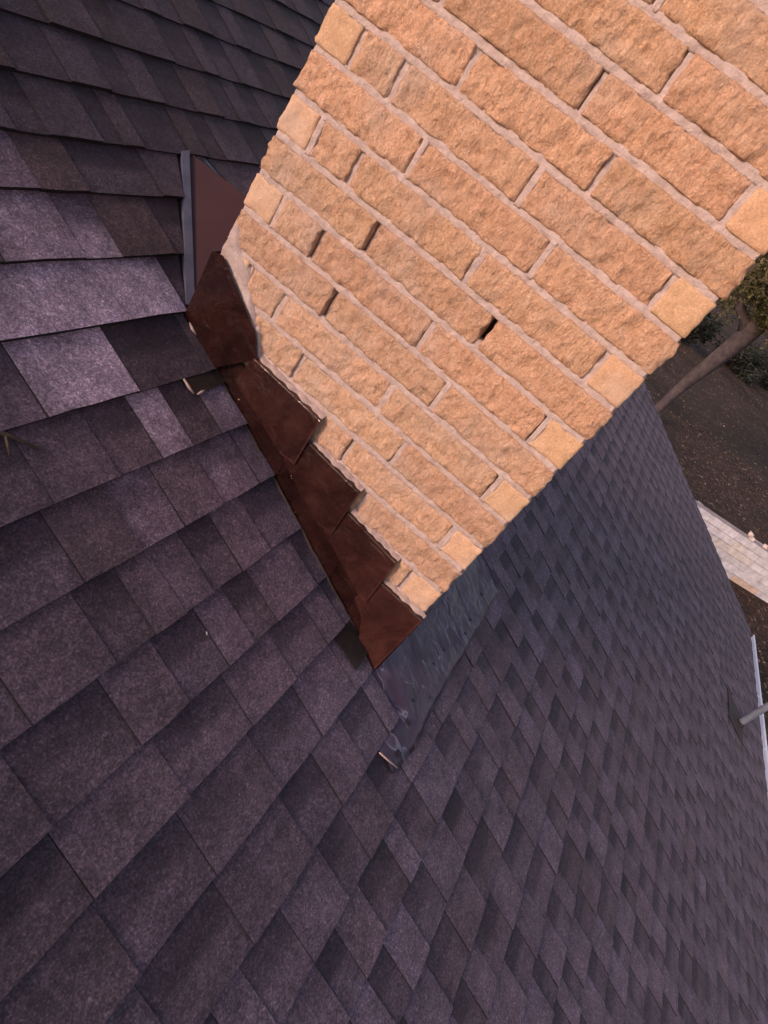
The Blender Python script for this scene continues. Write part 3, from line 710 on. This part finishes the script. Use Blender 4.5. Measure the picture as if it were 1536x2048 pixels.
for (x, s, r) in ((0.155, 1.115, .011), (0.215, 1.125, .008), (0.30, 1.13, .009), (-0.015, 1.155, .013), (0.045, 1.13, .010), (0.455, 1.165, .010), (0.53, 1.155, .009), (0.68, 1.14, .012), (-0.105, 1.185, .012), (0.12, 1.175, .006)):
    mb = MB(); ring = []
    for k in range(9):
        a = 2*math.pi*k/9; q = r*(0.75 + 0.5*noise.noise(Vector((x*40 + math.cos(a)*2, s*30 + math.sin(a)*2, 0))))
        ring.append(RF(x + 0.8*q*math.cos(a), s + 1.2*q*math.sin(a), 0.0185))
    c0 = RF(x, s, 0.0240)
    mb.add(ring + [c0], [(k, (k+1) % 9, 9) for k in range(9)]); mb.build('tar_dab', M_TAR, ap, smooth=True)

# ------------------------------------------------------------------ vent pipe by the gutter
vp = empty('vent_pipe', RF(3.70, 3.985), 'grey vent pipe with dark rusty boot near the pale gutter', 'vent pipe')
b0 = RF(3.70, 3.985)
mb = MB(); mb.tube([b0 + Vector((0, 0, -0.05)), b0 + Vector((0, 0, 0.30)), b0 + Vector((0, 0, 0.62))], [0.027]*3, 20); mb.build('pipe', M_PIPE, vp, smooth=False)
mb = MB(); mb.hexa([RF(3.46, 3.74, .012), RF(3.48, 4.02, .015), RF(3.84, 4.03, .015), RF(3.84, 3.73, .012), RF(3.46, 3.74, .0145), RF(3.48, 4.02, .0175), RF(3.84, 4.03, .0175), RF(3.84, 3.73, .0145)])
bo = mb.build('boot_plate', M_RUST, vp)
mb = MB(); mb.tube([b0 + Vector((0, 0, -0.02)), b0 + Vector((0, 0, 0.02)), b0 + Vector((0, 0, 0.04))], [0.062, 0.040, 0.032], 18); mb.build('collar', M_RUST, vp, smooth=True)

# ------------------------------------------------------------------ bits on the roof
mb = MB(); mb.tube([RF(-0.172, 1.128, 0.020), RF(-0.158, 1.160, 0.019), RF(-0.140, 1.200, 0.018)], [0.0018, 0.0026, 0.0020], 6)
tg = mb.build('twig', M_TWIG, origin=RF(-0.158, 1.16, 0.012), smooth=True); tag(tg, 'thin pale twig on the shingles at the apron flashing\'s lower end', 'twig')
mb = MB(); mb.tube([RF(-0.640, 0.110, 0.0145), RF(-0.595, 0.135, 0.0175), RF(-0.548, 0.176, 0.0125)], [0.003, 0.0042, 0.0025], 6); mb.tube([RF(-0.595, 0.135, 0.0175), RF(-0.605, 0.17, 0.013)], [0.003, 0.002], 6)  # twig shape added for a soft dark groove-like mark
tg = mb.build('twig', M_BARK, origin=RF(-0.6, 0.13, 0.01), smooth=True); tag(tg, 'short dark forked twig added for a groove-like mark across a shingle butt', 'twig')
sp = MB(); r = random.Random(5)
for _ in range(22):
    x = r.uniform(-1.0, 1.6); s = r.uniform(-0.3, 3.0)
    if -0.05 < x < 0.85 and s < 1.25: continue
    a = r.uniform(0.0006, 0.0014); b = a*r.uniform(1.0, 3.5); th = r.uniform(0, 3.1); c, q = math.cos(th), math.sin(th)
    P4 = [(-a, -b), (a, -b), (a, b), (-a, b)]
    sp.hexa([RF(x + c*i - q*j, s + q*i + c*j, 0.0118) for i, j in P4] + [RF(x + (c*i - q*j)*0.7, s + (q*i + c*j)*0.7, 0.0140) for i, j in P4])
so = sp.build('grit', M_SPECK); tag(so, 'tiny pale flecks of grit scattered on the shingles', kind='stuff')

# ------------------------------------------------------------------ limestone garden wall
gw = empty('garden_wall', WB, 'low white limestone block wall with orange stains beyond the gutter', 'wall')
rw = random.Random(21); BH = 0.185
for row in range(6):
    t = -5.5 + (0.0 if row % 2 else -0.24) + rw.uniform(-.05, .05)
    while t < 7.0:
        L = rw.choice((0.38, 0.46, 0.52, 0.60)); g = 0.012
        dp = rw.uniform(-.012, .012); hh = BH - g
        V = []
        for k in (0, 1):
            for (a, b) in ((0, 0), (1, 0), (1, 1), (0, 1)):
                q = WB + WD*(t + (L-g)*a + rw.uniform(-.006, .006)) + WN*(0.06 + dp - b*0.34 - 0.012*k*(1-b)) 
                V.append(Vector((q.x, q.y, row*BH - 0.02 + hh*k + rw.uniform(-.006, .006))))
        mb = MB(); mb.hexa(V)
        o = mb.build('block', M_LIME, gw, origin=WB + WD*(t+L/2) + Vector((0, 0, row*BH)))
        stain = (row == 0 and 0.0 < t < 0.95) or (row in (3, 4) and -0.9 < t < -0.15)
        c = (0.60, 0.45, 0.36, 1) if (stain and row == 0) else ((0.64, 0.56, 0.53, 1) if stain else (lambda g: (0.66*g, 0.61*g, 0.64*g, 1))(rw.uniform(.85, 1.05)))
        set_attr(o.data, [c]*len(o.data.polygons)); t += L
mb = MB(); q0 = WB + WD*-21.9 + WN*0.03; q1 = WB + WD*25.9 + WN*0.03; q2 = q1 - WN*0.22; q3 = q0 - WN*0.22
mb.prism([(q.x, q.y, -0.03) for q in (q0, q1, q2, q3)], (0, 0, 6*BH + 0.01)); mo = mb.build('mortar', M_LIME, gw); set_attr(mo.data, [(0.33, 0.27, 0.26, 1)]*len(mo.data.polygons))
fb2 = MB()                                     # the far runs of the wall, out of the picture
for row in range(6):
    for (ta, tb_) in ((-22.0, -5.78), (7.15, 26.0)):
        t = ta + 0.2*(row % 2)
        while t < tb_ - 0.1:
            L = min(rw.choice((0.38, 0.46, 0.52, 0.60)), tb_ - t); q0 = WB + WD*t + WN*0.06; q1 = WB + WD*(t+L-0.012) + WN*(0.06 + rw.uniform(-.01, .01)); q2 = q1 - WN*0.3; q3 = q0 - WN*0.3
            fb2.prism([(q.x, q.y, row*BH - 0.02) for q in (q0, q1, q2, q3)], (0, 0, BH - 0.012)); t += L
fo = fb2.build('blocks', M_LIME, gw); set_attr(fo.data, [(0.62, 0.57, 0.59, 1)]*len(fo.data.polygons)); fo['kind'] = 'stuff'
for i in range(14):                           # loose rubble along the top
    t = rw.choice((rw.uniform(-0.9, 1.2), rw.uniform(-4, 6))); q = WB + WD*t - WN*rw.uniform(0.02, 0.42); s = rw.uniform(0.025, 0.065)
    V = [Vector((q.x + s*a*rw.uniform(.6, 1.1), q.y + s*b*rw.uniform(.6, 1.1), 6*BH - 0.02 + (0.0 if c < 0 else s*rw.uniform(.8, 1.4)))) for c in (-1, 1) for a, b in ((-1, -1), (1, -1), (1, 1), (-1, 1))]
    mb = MB(); mb.hexa(V); o = mb.build('rubble_stone', M_LIME, gw, origin=V[0]); set_attr(o.data, [(0.60, 0.47, 0.42, 1)]*6)

# ------------------------------------------------------------------ leaf litter
r = random.Random(9); V = []; F = []; C = []
def litter(N, x0, x1, u0, u1, s0, s1):
    for _ in range(N):
        x = r.uniform(x0, x1); u = r.uniform(u0, u1); bh = behind(x, -u)
        if -0.15 < bh < 0.35: continue
        z = (TER if bh > 0 else 0) + 0.06*noise.noise(Vector((x*0.35, -u*0.35, 0))) + r.uniform(0.006, 0.03)
        L = r.uniform(s0, s1); w = L*r.choice((0.08, 0.12, 0.45)); th = r.uniform(0, 6.28); c, s = math.cos(th), math.sin(th); tl = r.uniform(-.35, .35)
        b = len(V)
        for (i, j) in ((-L, 0), (0, -w), (L, 0), (0, w)): V.append((x + c*i - s*j, -u + s*i + c*j, z + tl*i*0.5 + 0.12*abs(j)))
        F.append((b, b+1, b+2, b+3))
        k = r.random(); m_ = r.uniform(0.6, 1.3)
        C.append(tuple(q*m_ for q in ((0.15, 0.085, 0.06) if k < .55 else ((0.09, 0.06, 0.045) if k < .8 else (0.36, 0.24, 0.17)))) + (1,))
litter(16000, 9, 22, 4.0, 11.5, 0.02, 0.06); litter(9000, 18, 40, 2.0, 14.0, 0.03, 0.09); litter(5000, 4, 14, 5, 12, 0.02, 0.05)
lo = mesh_obj('leaf_litter', V, F, M_LIT); set_attr(lo.data, C); tag(lo, 'dry brown leaves and straw scattered on the soil', kind='stuff')

# ------------------------------------------------------------------ trees and shrubs
def leaf_crown(V, F, C, c, rad, N, leaf, cols, rr, lumps=9, flat=0.8):
    cl = []
    for _ in range(lumps):
        d = Vector((rr.gauss(0, 1), rr.gauss(0, 1), rr.gauss(0, 0.8))).normalized()
        cl.append((c + Vector((d.x*rad, d.y*rad, d.z*rad*flat))*rr.uniform(.35, .8), rad*rr.uniform(.28, .5), rr.uniform(.7, 1.3)))
    for i in range(N):
        q, rq, tn = cl[i % lumps]
        d = Vector((rr.gauss(0, 1), rr.gauss(0, 1), rr.gauss(0, 1))).normalized(); p = q + d*rq*(rr.random()**0.4)*rr.uniform(.8, 1.12)
        a = Vector((rr.gauss(0, 1), rr.gauss(0, 1), rr.gauss(0, .7))).normalized(); b = a.cross(d + Vector((0.01, 0.02, 0.03))).normalized()
        L = leaf*rr.uniform(.6, 1.4); k = len(V)
        V += [p - a*L, p + b*L*0.45, p + a*L, p - b*L*0.45]; F.append((k, k+1, k+2, k+3))
        m_ = tn*rr.uniform(.7, 1.3); col = rr.choice(cols); C.append((col[0]*m_, col[1]*m_, col[2]*m_, 1))
    return [q for q, _, _ in cl]
def tree(name, loc, hgt, rad, N, leaf, cols, label, cat, sd, low=0.45, lumps=16, group=None, trunk=0.14):
    rr = random.Random(sd); loc = Vector(loc)
    e = empty(name, loc, label, cat, group)
    V = []; F = []; C = []; c = loc + Vector((0, 0, hgt - rad*0.8))
    tips = leaf_crown(V, F, C, c, rad, N, leaf, cols, rr, lumps)
    o = mesh_obj('crown', V, F, M_LEAF, e); set_attr(o.data, C)
    mb = MB(); base = loc + Vector((0, 0, -0.1)); fork = loc + Vector((rr.uniform(-.2, .2), rr.uniform(-.2, .2), hgt*low))
    mb.tube([base, base*0.5 + fork*0.5 + Vector((0.06, -0.04, 0)), fork], [trunk, trunk*0.8, trunk*0.65], 8)
    for q in tips[:10]:
        m_ = fork*0.45 + q*0.55 + Vector((rr.uniform(-.2, .2), rr.uniform(-.2, .2), 0.1)); mb.tube([fork, m_, q], [trunk*0.45, trunk*0.28, trunk*0.10], 6)
    mb.build('trunk', M_BARK, e, smooth=True); return e
OLIVE = [(0.085, 0.078, 0.030), (0.110, 0.095, 0.045), (0.060, 0.066, 0.022), (0.125, 0.100, 0.065)]
DEEP = [(0.018, 0.020, 0.016), (0.026, 0.028, 0.022), (0.014, 0.017, 0.014)]
def at(px, py, dist):
    d = Vector((((px-768)/FPX), ((py-1024)/FPX), 1.0)); w = Vector([sum(CR[i][k]*d[i] for i in range(3)) for k in range(3)])
    return CP + w.normalized()*dist
def on(px, py, z):                            # where the ray through a picture point meets height z
    d = (at(px, py, 1.0) - CP); return CP + d*((z - CP.z)/d.z)
b0 = on(1302, 834, TER); d0 = (b0 - CP).length
jt = empty('juniper_tree', b0, 'olive green juniper with a pale leaning trunk beside the chimney edge', 'tree')
rr = random.Random(31); V = []; F = []; C = []
for (px, py, dd, rad, N_, lm) in ((1560, 545, -1.2, 1.75, 13000, 22), (1600, 640, -1.4, 1.3, 7000, 14), (1640, 480, -0.5, 2.2, 9000, 18), (1700, 580, 0.4, 2.2, 8000, 16)):
    leaf_crown(V, F, C, at(px, py, d0 + dd), rad, N_, 0.05, OLIVE, rr, lm)
o = mesh_obj('crown', V, F, M_LEAF, jt); set_attr(o.data, C)
mb = MB()
tp = [b0 + Vector((0, 0, -0.15))] + [at(px, py, d0 + dd) for px, py, dd in ((1312, 822, -.1), (1345, 790, -.2), (1380, 760, -.3), (1416, 732, -.45), (1450, 705, -.6), (1484, 678, -.75), (1530, 637, -.9), (1590, 580, -1.0))]
mb.tube(tp, [0.22, 0.13, 0.14, 0.17, 0.20, 0.22, 0.24, 0.25, 0.2], 12)
mb.tube([tp[6], at(1492, 640, d0-.9), at(1478, 612, d0-1.1), at(1500, 560, d0-1.2)], [0.16, 0.14, 0.12, 0.05], 8)
mb.tube([tp[7], at(1560, 650, d0-1.2), at(1600, 640, d0-1.4)], [0.2, 0.15, 0.08], 8)
mb.build('trunk', M_PBARK, jt, smooth=True)
p = on(1372, 640, TER+0.9); tree('evergreen_shrub', (p.x, p.y, TER), 2.4, 1.9, 5000, 0.09, DEEP, 'dark evergreen shrub between the chimney edge and the pale trunk', 'shrub', 41, 0.3, 14, 'dark shrubs in the yard', 0.08)
p = on(1482, 712, TER+0.8); tree('evergreen_shrub', (p.x, p.y, TER), 2.0, 1.7, 5000, 0.08, DEEP, 'dark evergreen shrub below the juniper, just past the pale trunk', 'shrub', 42, 0.3, 14, 'dark shrubs in the yard', 0.08)
p = on(1540, 742, TER+0.8); tree('evergreen_shrub', (p.x, p.y, TER), 2.1, 1.7, 4500, 0.08, DEEP, 'dark evergreen shrub at the picture\'s right edge above the dead grass', 'shrub', 43, 0.3, 14, 'dark shrubs in the yard', 0.08)
# distant wood closing the horizon
rr = random.Random(77); V = []; F = []; C = []
for i in range(90):
    a = math.radians(-75 + 150*i/89.0) + rr.uniform(-.01, .01); d = rr.uniform(120, 170)
    c = Vector((d*math.cos(a), -d*math.sin(a), TER + rr.uniform(2.5, 5)))
    leaf_crown(V, F, C, c, rr.uniform(5, 8), 700, 0.55, DEEP + OLIVE[2:3], rr, 8)
wd = mesh_obj('distant_wood', V, F, M_LEAF); set_attr(wd.data, C); tag(wd, 'dark band of trees along the horizon', kind='stuff')
